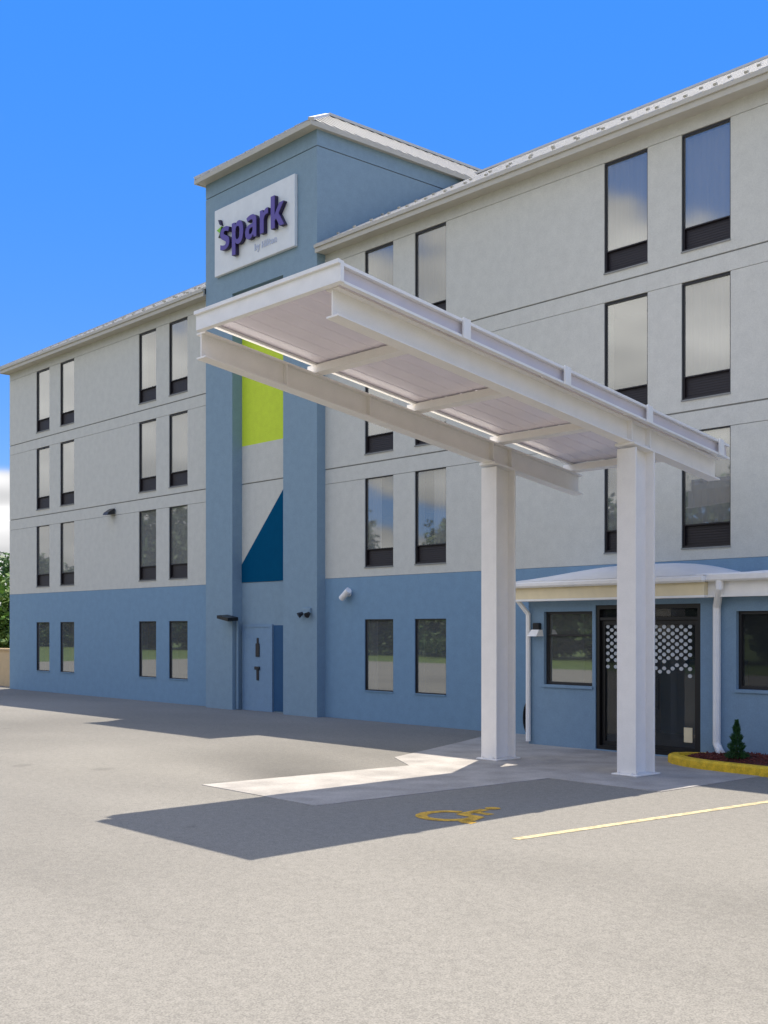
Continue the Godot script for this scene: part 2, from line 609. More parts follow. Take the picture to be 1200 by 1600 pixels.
func ribbon(st: SurfaceTool, pts: PackedVector2Array, w: float) -> void:
	for i in pts.size() - 1:
		var a := pts[i]
		var b := pts[i + 1]
		var d := (b - a).normalized() * w * 0.12
		var n := (b - a).normalized().orthogonal() * w / 2
		flat(st, PackedVector2Array([a - d + n, b + d + n, b + d - n, a - d - n]), 0.004 + 0.0003 * (i % 3))

const X_LEFT := -39.4
const X_RIGHT := 2.0
const T0 := -26.6
const T1 := -25.36
const T2 := -23.17
const T3 := -21.84

func build_hotel() -> void:
	var hotel := thing("hotel_building", "four storey grey and blue hotel with tall narrow windows, metal roof and sign tower", "building")
	var xs := [-37.3, -35.56, -30.54, -28.87, -20.4, -18.73, -13.6, -11.92, -3.46, -1.78]
	var rows := [[0.69, 2.31], [3.50, 5.52], [6.08, 8.13], [8.67, 10.72]]
	var holes := []
	for x in xs:
		for r in rows.size():
			if r == 0 and x > -14.0:
				continue
			holes.append(Rect2(x, rows[r][0], 0.97, rows[r][1] - rows[r][0]))
	# painted wall panels, storey by storey, with recessed joints between
	var bands := [[0.0, 3.28, "blue_paint"], [3.285, 5.515, "grey_paint"], [5.525, 5.855, "grey_paint"], [5.885, 8.125, "grey_paint"], [8.135, 8.44, "grey_paint"], [8.47, 10.715, "grey_paint"], [10.725, 11.0, "grey_paint"]]
	for half in [[X_LEFT, T0], [T3, X_RIGHT]]:
		for bd in bands:
			var st := new_st()
			if bd[0] == 0.0 and half[0] == T3:
				wall_with_holes(st, T3, -14.3, 0.0, 2.6, -0.3, 0.0, holes)
				wall_with_holes(st, T3, X_RIGHT, 2.6, 3.28, -0.3, 0.0, holes)
			else:
				wall_with_holes(st, half[0], half[1], bd[0], bd[1], -0.3, 0.0, holes)
			obj("wall_panel", st, M[bd[2]], hotel)
		var jt := new_st()
		for k in range(1, bands.size() - 1):
			wall_with_holes(jt, half[0], half[1], bands[k][1], bands[k + 1][0], -0.3, -0.022, holes)
		obj("wall_joint", jt, M.joint_paint, hotel)
	# gable ends, back wall and floors close the body
	var st2 := new_st()
	bx(st2, X_LEFT, X_LEFT + 0.3, 0.0, 11.0, -13.0, -0.3)
	bx(st2, X_RIGHT - 0.3, X_RIGHT, 0.0, 11.0, -13.0, -0.3)
	bx(st2, X_LEFT + 0.3, X_RIGHT - 0.3, 0.0, 11.0, -13.0, -12.7)
	obj("end_wall", st2, M.grey_paint, hotel)
	for y in [2.7, 5.3, 7.88, 10.78]:
		var fs := new_st()
		bx(fs, X_LEFT + 0.3, T0, y, y + 0.2, -12.7, -0.32)
		bx(fs, T3, X_RIGHT - 0.3, y, y + 0.2, -12.7, -0.32)
		bx(fs, T0, T3, y, y + 0.2, -12.7, -0.42)
		obj("floor_slab", fs, M.room, hotel)
	var cw := new_st()
	bx(cw, X_LEFT + 0.3, X_RIGHT - 0.3, 0.0, 10.78, -5.3, -5.1)
	obj("corridor_wall", cw, M.room, hotel)
	# windows: one of each kind, then copies
	window_upper = make_window(0.97, 2.03, 0.41, hotel)
	window_lower = make_window(0.97, 1.62, 0.0, hotel)
	var used_u := false
	var used_l := false
	var cur := [curtain_mesh(0.93, 0.42, 1.99, 1), curtain_mesh(0.44, 0.42, 1.99, 2), curtain_mesh(0.93, 0.03, 1.58, 3), curtain_mesh(0.3, 0.03, 1.58, 4)]
	var cm := []
	for c in cur:
		c.generate_normals()
		cm.append(c.commit())
	for xi in xs.size():
		for r in rows.size():
			if r == 0 and xs[xi] > -14.0:
				continue
			var src := window_lower if r == 0 else window_upper
			var o := src
			if (r == 0 and used_l) or (r > 0 and used_u):
				o = src.duplicate()
				hotel.add_child(o, true)
				o.name = "window_%03d" % (xi * 4 + r + 1)
				for ch in o.get_children():
					if String(ch.name).begins_with("curtain"):
						o.remove_child(ch)
						ch.free()
			if r == 0:
				used_l = true
			else:
				used_u = true
			o.position = Vector3(xs[xi], rows[r][0], 0.0)
			var pick := rng.randf()
			var far_left: bool = xi < 4
			if r > 0:
				if pick < (0.97 if far_left else 0.94) and not (xi == 4 and r == 1):
					var c := inst("curtain", cm[0], M.curtain, o)
					c.position = Vector3(0.02, 0, -0.115)
				elif pick < 0.97:
					var c := inst("curtain", cm[1], M.curtain, o)
					c.position = Vector3(0.5 if rng.randf() < 0.5 else 0.02, 0, -0.115)
			elif pick < 0.6 and xi != 0:
				var c := inst("curtain", cm[3], M.curtain, o)
				c.position = Vector3(0.62 if rng.randf() < 0.6 else 0.04, 0, -0.115)
	# main roof
	var pitch := tan(deg_to_rad(28.9))
	var ez := 0.32
	var ey := 11.12
	var rz := -6.5
	var ry := ey + (ez - rz) * pitch
	var run := ez - rz
	var l := X_LEFT - 0.04
	var rr := X_RIGHT + 0.25
	var back := rz - run
	var rf := new_st()
	var A := Vector3(l, ey, ez)
	var B := Vector3(rr, ey, ez)
	var C := Vector3(rr, ey, back)
	var D := Vector3(l, ey, back)
	var R0 := Vector3(l + run, ry, rz)
	var R1 := Vector3(rr - run, ry, rz)
	var upz := ez + 1.0
	var yy := ey + upz * pitch
	var zc := ez - upz
	var hx := l + upz
	quad_n(rf, A, Vector3(T0 - 0.002, ey, ez), Vector3(T0 - 0.002, yy, zc), Vector3(hx, yy, zc), Vector3(0, 1, 1))
	quad_n(rf, Vector3(T3 + 0.002, ey, ez), B, Vector3(rr - upz, yy, zc), Vector3(T3 + 0.002, yy, zc), Vector3(0, 1, 1))
	quad_n(rf, Vector3(hx, yy, zc), Vector3(rr - upz, yy, zc), R1, R0, Vector3(0, 1, 1))
	quad_n(rf, D, C, R1, R0, Vector3(0, 1, -1))
	tri_n(rf, A, D, R0, Vector3(-1, 1, 0))
	tri_n(rf, B, C, R1, Vector3(1, 1, 0))
	bx(rf, l, T0, 11.0, 11.005, back, ez)
	bx(rf, T3, rr, 11.0, 11.005, back, ez)
	var roof := obj("roof", rf, M.roof_metal, hotel)
	var nrm := Vector3(0, 1, pitch).normalized()
	var seam := new_st()
	var guard := new_st()
	var x := l + 0.3
	var k := 0
	while x < rr - 0.2:
		var up := minf(run, minf(x - l, rr - x))
		if x > T0 - 0.04 and x < T3 + 0.04:
			x += 0.30
			continue
		if up > 0.4:
			roof_rib(seam, Vector3(x, ey, ez), Vector3(x, ey + up * pitch, ez - up), nrm, 0.08, 0.04)
		if up > 1.2 and k % 2 == 0:
			for g in [0.5, 1.9]:
				var p := Vector3(x + 0.2, ey + g * pitch, ez - g)
				roof_rib(guard, p - Vector3(0.03, 0, 0), p + Vector3(0.03, 0, 0), nrm, 0.05, 0.085)
		x += 0.30
		k += 1
	stuff(obj("roof_seam", seam, M.seam_metal, roof))
	stuff(obj("snow_guard", guard, M.fascia, roof))
	var hip := new_st()
	roof_rib(hip, A, R0, Vector3(-pitch, 2, pitch).normalized(), 0.12, 0.06)
	roof_rib(hip, R0, R1, Vector3.UP, 0.2, 0.06)
	obj("ridge_cap", hip, M.seam_metal, roof)
	for half in [[l, T0 - 0.01], [T3 + 0.01, rr]]:
		var fa := new_st()
		bx(fa, half[0], half[1], 10.95, 11.115, 0.28, 0.325)
		bx(fa, half[0], half[1], 11.06, 11.13, 0.326, 0.36)
		bx(fa, half[0], half[1], 10.97, 10.995, 0.0, 0.28)
		obj("fascia", fa, M.fascia, hotel)
	var fe := new_st()
	bx(fe, l - 0.03, l + 0.01, 10.95, 11.115, back, 0.325)
	bx(fe, l + 0.01, X_LEFT - 0.001, 10.95, 10.985, back, 0.34)
	obj("fascia", fe, M.fascia, hotel)
	build_tower(hotel)

func roof_rib(st: SurfaceTool, a: Vector3, b: Vector3, n: Vector3, w: float, h: float) -> void:
	var d := (b - a).normalized()
	var s := d.cross(n).normalized() * w / 2
	var u := n * h
	hexa(st, [a - s, a + s, a - s + u, a + s + u, b - s, b + s, b - s + u, b + s + u])

func build_tower(hotel: Node3D) -> void:
	var zf := 0.25
	var top := 10.75
	var pb := new_st()
	bx(pb, T0, T1, 0.0, top, -0.4, zf)
	obj("pier", pb, M.tower_paint, hotel)
	pb = new_st()
	bx(pb, T2, T3, 0.0, top, -0.4, zf)
	obj("pier", pb, M.tower_paint, hotel)
	var tb := new_st()
	bx(tb, T0, T3, top, 13.50, -9.0, zf)
	var head := obj("tower_wall", tb, M.tower_paint, hotel)
	tb = new_st()
	bx(tb, T0 + 0.03, T3 - 0.03, 13.50, 13.525, -8.97, zf - 0.03)
	obj("wall_joint", tb, M.joint_paint, head)
	tb = new_st()
	bx(tb, T0, T3, 13.525, 13.9, -9.0, zf)
	obj("parapet_band", tb, M.tower_paint, head)
	# recess wall, painted in fields
	var zr := -0.05
	var rc := new_st()
	bx(rc, T1, T2, 0.0, 3.28, -0.4, zr)
	obj("recess_wall", rc, M.tower_paint, hotel)
	for seg in [[3.285, 5.83], [5.86, 6.83]]:
		rc = new_st()
		bx(rc, T1, T2, seg[0], seg[1], -0.4, zr - 0.004)
		obj("recess_wall", rc, M.grey_paint, hotel)
	rc = new_st()
	bx(rc, T1, T2, 5.83, 5.86, -0.4, zr - 0.03)
	obj("wall_joint", rc, M.joint_paint, hotel)
	rc = new_st()
	bx(rc, T1, T2, 6.83, 10.75, -0.4, zr - 0.004)
	obj("recess_wall", rc, M.green_paint, hotel)
	rc = new_st()
	upright(rc, PackedVector2Array([Vector2(T1 + 0.005, 3.29), Vector2(T2 - 0.005, 3.29), Vector2(T2 - 0.005, 5.95), Vector2(T1 + 0.005, 3.76)]), zr - 0.003, zr + 0.012)
	obj("paint_triangle", rc, M.navy_paint, hotel)
	rc = new_st()
	upright(rc, PackedVector2Array([Vector2(T1 + 0.005, 10.745), Vector2(T2 - 0.005, 10.745), Vector2(T2 - 0.005, 9.1), Vector2(T1 + 0.005, 10.3)]), zr - 0.003, zr + 0.012)
	obj("paint_triangle", rc, M.navy_paint, hotel)
	# service doors in the recess
	var dl := new_st()
	bx(dl, T1 + 0.16, -24.0, 0.03, 2.14, zr, zr + 0.045)
	bars(dl, T1 + 0.10, -23.96, 0.0, 2.2, zr, zr + 0.06, 0.06)
	var door := obj("door", dl, M.wing_paint, hotel)
	var kp := new_st()
	cbx(kp, -24.66, -24.50, 1.38, 1.72, zr + 0.045, zr + 0.075, 0.01)
	cbx(kp, -24.62, -24.54, 1.72, 1.86, zr + 0.045, zr + 0.07, 0.01)
	obj("keypad", kp, M.frame, door)
	kp = new_st()
	cbx(kp, -24.68, -24.48, 1.05, 1.13, zr + 0.045, zr + 0.1, 0.01)
	cbx(kp, -24.63, -24.53, 0.78, 1.05, zr + 0.045, zr + 0.07, 0.01)
	obj("door_handle", kp, M.frame, door)
	dl = new_st()
	bx(dl, -23.94, T2, 0.03, 2.18, zr, zr + 0.02)
	obj("door", dl, M.door_paint, hotel).set_meta("label", "darker blue door leaf beside the pier")
	# tower roof
	var p := tan(deg_to_rad(33.0))
	var ey := 13.99
	var l := T0 - 0.10
	var r := T3 + 0.12
	var f := 0.52
	var run := (r - l) / 2
	var rf := new_st()
	var cx := (l + r) / 2
	var A := Vector3(l, ey, f)
	var B := Vector3(r, ey, f)
	var P := Vector3(cx, ey + run * p, f - run)
	var Q := Vector3(cx, ey + run * p, -9.2)
	var C := Vector3(r, ey, -9.2)
	var D := Vector3(l, ey, -9.2)
	tri_n(rf, A, B, P, Vector3(0, 1, 1))
	quad_n(rf, B, C, Q, P, Vector3(1, 1, 0))
	quad_n(rf, A, D, Q, P, Vector3(-1, 1, 0))
	tri_n(rf, C, D, Q, Vector3(0, 0, -1))
	bx(rf, l, r, 13.93, 13.935, -9.2, f)
	var roof := obj("tower_roof", rf, M.roof_metal, hotel)
	var seam := new_st()
	var z := f - 0.3
	var nr := Vector3(p, 1, 0).normalized()
	var nl := Vector3(-p, 1, 0).normalized()
	while z > -9.1:
		var up := minf(run, f - z)
		roof_rib(seam, Vector3(r, ey, z), Vector3(r - up, ey + up * p, z), nr, 0.08, 0.035)
		roof_rib(seam, Vector3(l, ey, z), Vector3(l + up, ey + up * p, z), nl, 0.08, 0.035)
		z -= 0.34
	var x := l + 0.3
	while x < r - 0.2:
		var up := minf(x - l, r - x)
		roof_rib(seam, Vector3(x, ey, f), Vector3(x, ey + up * p, f - up), Vector3(0, 1, p).normalized(), 0.05, 0.06)
		x += 0.41
	stuff(obj("roof_seam", seam, M.seam_metal, roof))
	var cap := new_st()
	roof_rib(cap, A, P, Vector3(-p, 2, p).normalized(), 0.14, 0.07)
	roof_rib(cap, B, P, Vector3(p, 2, p).normalized(), 0.14, 0.07)
	roof_rib(cap, P, Q, Vector3.UP, 0.2, 0.07)
	obj("ridge_cap", cap, M.seam_metal, roof)
	var fa := new_st()
	bx(fa, l - 0.02, r + 0.02, 13.885, 14.0, f - 0.03, f + 0.02)
	bx(fa, r - 0.03, r + 0.02, 13.885, 14.0, -9.2, f - 0.03)
	bx(fa, l - 0.02, l + 0.03, 13.885, 14.0, -9.2, f - 0.03)
	bx(fa, l + 0.03, r - 0.03, 13.90, 13.92, -9.2, f - 0.03)
	obj("fascia", fa, M.fascia, hotel)

func build_wing() -> void:
	var wing := thing("entrance_lobby", "low blue one storey entrance lobby with black glass doors and white roof edge", "building")
	var zf := 1.35
	var holes := [Rect2(-13.9, 1.10, 1.09, 1.30), Rect2(-12.74, 0.03, 2.09, 2.47), Rect2(-10.01, 1.16, 1.55, 1.21), Rect2(-7.0, 1.16, 1.55, 1.21)]
	var st := new_st()
	wall_with_holes(st, -14.26, X_RIGHT, 0.0, 2.62, zf - 0.2, zf, holes)
	bx(st, -14.26, -14.06, 0.0, 2.62, 0.0, zf - 0.2)
	bx(st, X_RIGHT - 0.2, X_RIGHT, 0.0, 2.62, 0.0, zf - 0.2)
	obj("wall", st, M.wing_paint, wing)
	# lobby inside
	st = new_st()
	bx(st, -14.3, X_RIGHT - 0.3, -0.02, 0.02, -4.6, zf - 0.21)
	obj("lobby_floor", st, M.floor_tile, wing)
	st = new_st()
	bx(st, -14.6, -14.3, 0.0, 2.62, -4.6, -0.32)
	bx(st, -14.3, X_RIGHT - 0.3, 0.0, 2.62, -4.7, -4.6)
	obj("lobby_wall", st, M.room, wing)
	st = new_st()
	bx(st, -14.3, X_RIGHT, 2.60, 2.615, -4.6, -0.31)
	obj("lobby_ceiling", st, M.room, wing)
	st = new_st()
	bx(st, -13.9, -12.2, 0.02, 1.5, -2.6, -2.2)
	obj("lobby_counter", st, M.teal, wing)
	st = new_st()
	bx(st, -11.75, -11.3, 0.45, 1.5, -0.3, -0.2)
	obj("lobby_panel", st, M.teal, wing)
	# windows
	var wins := [holes[0], holes[2], holes[3]]
	for i in 3:
		var r: Rect2 = wins[i]
		var f := new_st()
		bars(f, r.position.x, r.end.x, r.position.y, r.end.y, zf - 0.15, zf - 0.07, 0.05)
		if i == 0:
			bx(f, r.position.x + 0.05, r.end.x - 0.05, r.position.y + 0.86, r.position.y + 0.895, zf - 0.14, zf - 0.08)
		var w := obj("window", f, M.frame, wing)
		var p := new_st()
		pane(p, r.position.x + 0.05, r.end.x - 0.05, r.position.y + 0.05, r.end.y - 0.05, zf - 0.115)
		obj("pane", p, M.dark_glass if i == 0 else M.clear_glass, w)
		var s := new_st()
		bx(s, r.position.x - 0.02, r.end.x + 0.02, r.position.y - 0.05, r.position.y - 0.002, zf - 0.06, zf + 0.03)
		obj("sill", s, M.wing_paint, w)
	# storefront doors
	var d0 := -12.74
	var d1 := -10.65
	var fr := new_st()
	bars(fr, d0, d1, 0.03, 2.5, zf - 0.18, zf - 0.02, 0.07)
	bx(fr, d0 + 0.07, d1 - 0.07, 2.24, 2.29, zf - 0.17, zf - 0.03)
	var door := obj("door", fr, M.black, wing)
	door.set_meta("label", "black framed glass double doors with a printed dot screen")
	var mid := (d0 + d1) / 2
	var dots := new_st()
	for k in 2:
		var x0 := d0 + 0.075 if k == 0 else mid + 0.01
		var x1 := mid - 0.01 if k == 0 else d1 - 0.075
		var lf := new_st()
		bars(lf, x0, x1, 0.1, 2.235, zf - 0.13, zf - 0.075, 0.075)
		obj("door_frame", lf, M.black, door)
		var pn := new_st()
		pane(pn, x0 + 0.075, x1 - 0.075, 0.175, 2.16, zf - 0.106)
		obj("pane", pn, M.clear_glass, door)
		var hd := new_st()
		var hx := x1 - 0.12 if k == 0 else x0 + 0.12
		tube(hd, [Vector3(hx, 0.75, zf - 0.03), Vector3(hx, 1.35, zf - 0.03)], 0.014, 0.014, 8)
		tube(hd, [Vector3(hx, 0.8, zf - 0.09), Vector3(hx, 0.8, zf - 0.03)], 0.01, 0.01, 6)
		tube(hd, [Vector3(hx, 1.3, zf - 0.09), Vector3(hx, 1.3, zf - 0.03)], 0.01, 0.01, 6)
		obj("door_handle", hd, M.chrome, door)
		# staggered vinyl dots, thinning out downwards
		for row in 16:
			var y := 2.13 - row * 0.057
			for c in 8:
				var xx := x0 + 0.12 + c * 0.165 + (0.0825 if row % 2 else 0.0)
				if xx > x1 - 0.11:
					continue
				if row > 8 and rng.randf() < (row - 8) * 0.12:
					continue
				var q := PackedVector2Array()
				for m in 8:
					q.append(Vector2(xx, y) + Vector2(cos(TAU * m / 8) * 0.041, sin(TAU * m / 8) * 0.033))
				upright(dots, q, zf - 0.095, zf - 0.093)
	stuff(obj("dot_print", dots, M.vinyl, door))
	var sk := new_st()
	bx(sk, -11.02, -10.86, 0.26, 0.50, zf - 0.0955, zf - 0.092)
	obj("notice", sk, M.cream_trim, door)
	var tr := new_st()
	pane(tr, d0 + 0.07, mid, 2.295, 2.425, zf - 0.11)
	pane(tr, mid + 0.001, d1 - 0.07, 2.295, 2.425, zf - 0.11)
	obj("pane", tr, M.clear_glass, door)
	# porch roof over the doors
	var l := -14.52
	var r := -10.32
	var ez := 1.76
	var rf := new_st()
	# a softly rounded metal roof, falling to the front and both ends
	rf.set_smooth_group(0)
	var gx0 := 48
	var gz0 := 14
	var pts := []
	for i in gx0 + 1:
		var col := []
		for j in gz0 + 1:
			var px := lerpf(l, r, float(i) / gx0)
			var pz := lerpf(ez, 0.0, float(j) / gz0)
			var dx := clampf(minf(px - l, r - px) / 1.75, 0.0, 1.0)
			var dz := clampf((ez - pz) / 1.76, 0.0, 1.0)
			var k := sin(dx * PI / 2) * (0.25 + 0.75 * sin(dz * PI / 2)) if dz > 0.0 else 0.0
			if dz <= 0.0:
				k = 0.0
			else:
				k = minf(k, sin(dz * PI / 2) * 1.02)
			col.append(Vector3(px, 2.93 + 0.31 * k, pz))
		pts.append(col)
	for i in gx0:
		for j in gz0:
			quad_n(rf, pts[i][j], pts[i + 1][j], pts[i + 1][j + 1], pts[i][j + 1], Vector3.UP)
	obj("porch_roof", rf, M.white_trim, wing)
	var fa := new_st()
	cbx(fa, l, r, 2.82, 2.93, ez - 0.10, ez + 0.02, 0.03)
	cbx(fa, l, l + 0.1, 2.82, 2.93, 0.0, ez - 0.1, 0.02)
	obj("roof_edge", fa, M.white_trim, wing)
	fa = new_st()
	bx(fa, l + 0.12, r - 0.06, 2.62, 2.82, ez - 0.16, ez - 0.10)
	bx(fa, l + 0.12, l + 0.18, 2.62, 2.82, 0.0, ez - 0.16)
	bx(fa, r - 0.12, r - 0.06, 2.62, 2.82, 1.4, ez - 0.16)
	obj("fascia", fa, M.cream_trim, wing)  # beige boards, with warm bounce light off the concrete put into the cream
	fa = new_st()
	bx(fa, l + 0.10, r - 0.05, 2.585, 2.62, 0.0, ez - 0.09)
	obj("soffit", fa, M.white_trim, wing)
	# lower roof to the right with gutter
	rf = new_st()
	quad_n(rf, Vector3(r, 2.93, 1.62), Vector3(X_RIGHT, 2.93, 1.62), Vector3(X_RIGHT, 3.06, 0), Vector3(r, 3.06, 0), Vector3(0, 1, 1))
	obj("lobby_roof", rf, M.white_trim, wing)
	fa = new_st()
	bx(fa, r - 0.058, X_RIGHT, 2.625, 2.84, 1.50, 1.56)
	bx(fa, r - 0.048, X_RIGHT, 2.59, 2.625, 1.36, 1.59)
	obj("fascia", fa, M.white_trim, wing)
	fa = new_st()
	cbx(fa, r - 0.2, X_RIGHT, 2.83, 2.955, 1.565, 1.70, 0.025)
	var gut := obj("gutter", fa, M.white_trim, wing)
	fa = new_st()
	var gx := -10.12
	square_pipe(fa, [Vector3(gx, 2.84, 1.64), Vector3(gx, 2.72, 1.64), Vector3(gx - 0.19, 2.44, 1.42), Vector3(gx - 0.19, 0.30, 1.42), Vector3(gx - 0.14, 0.22, 1.44), Vector3(gx + 0.02, 0.17, 1.62)], 0.10)
	obj("downspout", fa, M.white_trim, gut)
	fa = new_st()
	square_pipe(fa, [Vector3(-14.36, 2.84, 1.58), Vector3(-14.36, 2.66, 1.60), Vector3(-14.22, 2.36, 1.41), Vector3(-14.22, 0.06, 1.41)], 0.075)
	obj("downspout", fa, M.white_trim, wing)

func square_pipe(st: SurfaceTool, pts: Array, w: float) -> void:
	tube(st, pts, w * 0.62, w * 0.62, 8)

# ------------------------------------------------------------------ canopy
func cz(z: float) -> float:
	return 4.39 + 0.157 * (z - 1.6)

func slope_box(st: SurfaceTool, x0: float, x1: float, z0: float, z1: float, h0: float, h1: float) -> void:
	var p := []
	for i in 8:
		var z := z1 if i & 4 else z0
		p.append(Vector3(x1 if i & 1 else x0, cz(z) + (h1 if i & 2 else h0), z))
	hexa(st, p)

func build_canopy() -> void:
	var can := thing("entrance_canopy", "white steel drive-up canopy on two columns, tilted up away from the lobby", "canopy")
	var zi := 1.6
	var zo := 9.27
	var bxs := [-12.92, -10.24]
	for i in 2:
		var x: float = bxs[i]
		var c := new_st()
		var top := cz(3.6) - 0.035
		cbx(c, x - 0.165, x + 0.165, 0.03, top, 3.80, 3.83, 0.004)
		cbx(c, x - 0.165, x + 0.165, 0.03, top, 3.37, 3.40, 0.004)
		bx(c, x - 0.02, x + 0.02, 0.03, top, 3.40, 3.80)
		var col := obj("column", c, M.white_steel, can)
		c = new_st()
		cbx(c, x - 0.22, x + 0.22, 0.006, 0.03, 3.31, 3.89, 0.006)
		for bz in [3.34, 3.86]:
			for sx in [-0.12, 0.12]:
				tube(c, [Vector3(x + sx, 0.03, bz), Vector3(x + sx, 0.06, bz)], 0.015, 0.015, 6)
		obj("base_plate", c, M.white_steel, col)
		c = new_st()
		slope_box(c, x - 0.17, x + 0.17, 3.33, 3.87, -0.035, -0.002)
		obj("cap_plate", c, M.white_steel, col)
		c = new_st()
		slope_box(c, x - 0.105, x + 0.105, zi, zo - 0.05, 0.0, 0.022)
		slope_box(c, x - 0.013, x + 0.013, zi, zo - 0.05, 0.022, 0.313)
		slope_box(c, x - 0.105, x + 0.105, zi, zo - 0.05, 0.313, 0.335)
		var beam := obj("beam", c, M.white_steel, can)
		for sz in [3.385, 3.815, 6.4, 7.9]:
			if i == 1 and sz > 5.0:
				continue
			c = new_st()
			slope_box(c, x - 0.095, x - 0.0135, sz - 0.008, sz + 0.008, 0.0225, 0.3125)
			slope_box(c, x + 0.0135, x + 0.095, sz - 0.008, sz + 0.008, 0.0225, 0.3125)
			obj("stiffener", c, M.white_steel, beam)
	var zs := [zo, 7.36, 5.47, 3.66, 1.84]
	for i in range(1, 5):
		var c := new_st()
		slope_box(c, -12.99, -10.14, zs[i] - 0.07, zs[i] + 0.07, 0.337, 0.445)
		obj("purlin", c, M.white_steel, can)
	for i in 4:
		var c := new_st()
		var a: float = zs[i + 1] + 0.012
		var b: float = zs[i] - 0.012
		# one translucent sheet, pressed into shallow troughs along the slope
		var prof := []
		var n := 9
		for k in n:
			var u := lerpf(-12.795, -10.06, float(k) / n)
			var v := lerpf(-12.795, -10.06, float(k + 1) / n)
			prof.append_array([Vector2(u, 0.47), Vector2(lerpf(u, v, 0.84), 0.47), Vector2(lerpf(u, v, 0.88), 0.478), Vector2(lerpf(u, v, 0.96), 0.478)])
		prof.append(Vector2(-10.06, 0.47))
		for k in prof.size() - 1:
			var p: Vector2 = prof[k]
			var q: Vector2 = prof[k + 1]
			quad_n(c, Vector3(p.x, cz(a) + p.y, a), Vector3(q.x, cz(a) + q.y, a), Vector3(q.x, cz(b) + q.y, b), Vector3(p.x, cz(b) + p.y, b), Vector3.UP)
		obj("roof_panel", c, M.panel, can)
	# joint covers with bent-down ends
	for i in range(1, 5):
		var c := new_st()
		slope_box(c, -12.86, -9.97, zs[i] - 0.05, zs[i] + 0.05, 0.4965, 0.533)
		slope_box(c, -9.972, -9.945, zs[i] - 0.06, zs[i] + 0.06, 0.295, 0.54)
		obj("joint_cover", c, M.white_trim, can)
	# edge channels
	for s in [[-10.055, -9.975, -10.035], [-12.86, -12.79, -12.80]]:
		var c := new_st()
		var xa: float = minf(s[0], s[1])
		var xb: float = maxf(s[0], s[1])
		slope_box(c, xa, xb, zs[4] - 0.25, zo, 0.495, 0.53)
		var low := 0.305 if s[0] > -11.0 else 0.43
		slope_box(c, xa, xb, zs[4] - 0.25, zo, low, low + 0.03)
		var ch := obj("edge_channel", c, M.white_trim, can)
		c = new_st()
		slope_box(c, xa + 0.005, xa + 0.02 if s[0] > -11.0 else xb - 0.005, zs[4] - 0.25, zo, low + 0.031, 0.494)
		obj("channel_web", c, M.panel, ch)
	var f := new_st()
	slope_box(f, -12.88, -9.97, zo + 0.002, zo + 0.05, 0.33, 0.545)
	slope_box(f, -12.88, -9.97, zo + 0.051, zo + 0.085, 0.505, 0.55)
	slope_box(f, -12.88, -9.97, zo - 0.02, zo + 0.05, 0.315, 0.329)
	obj("fascia", f, M.white_trim, can)

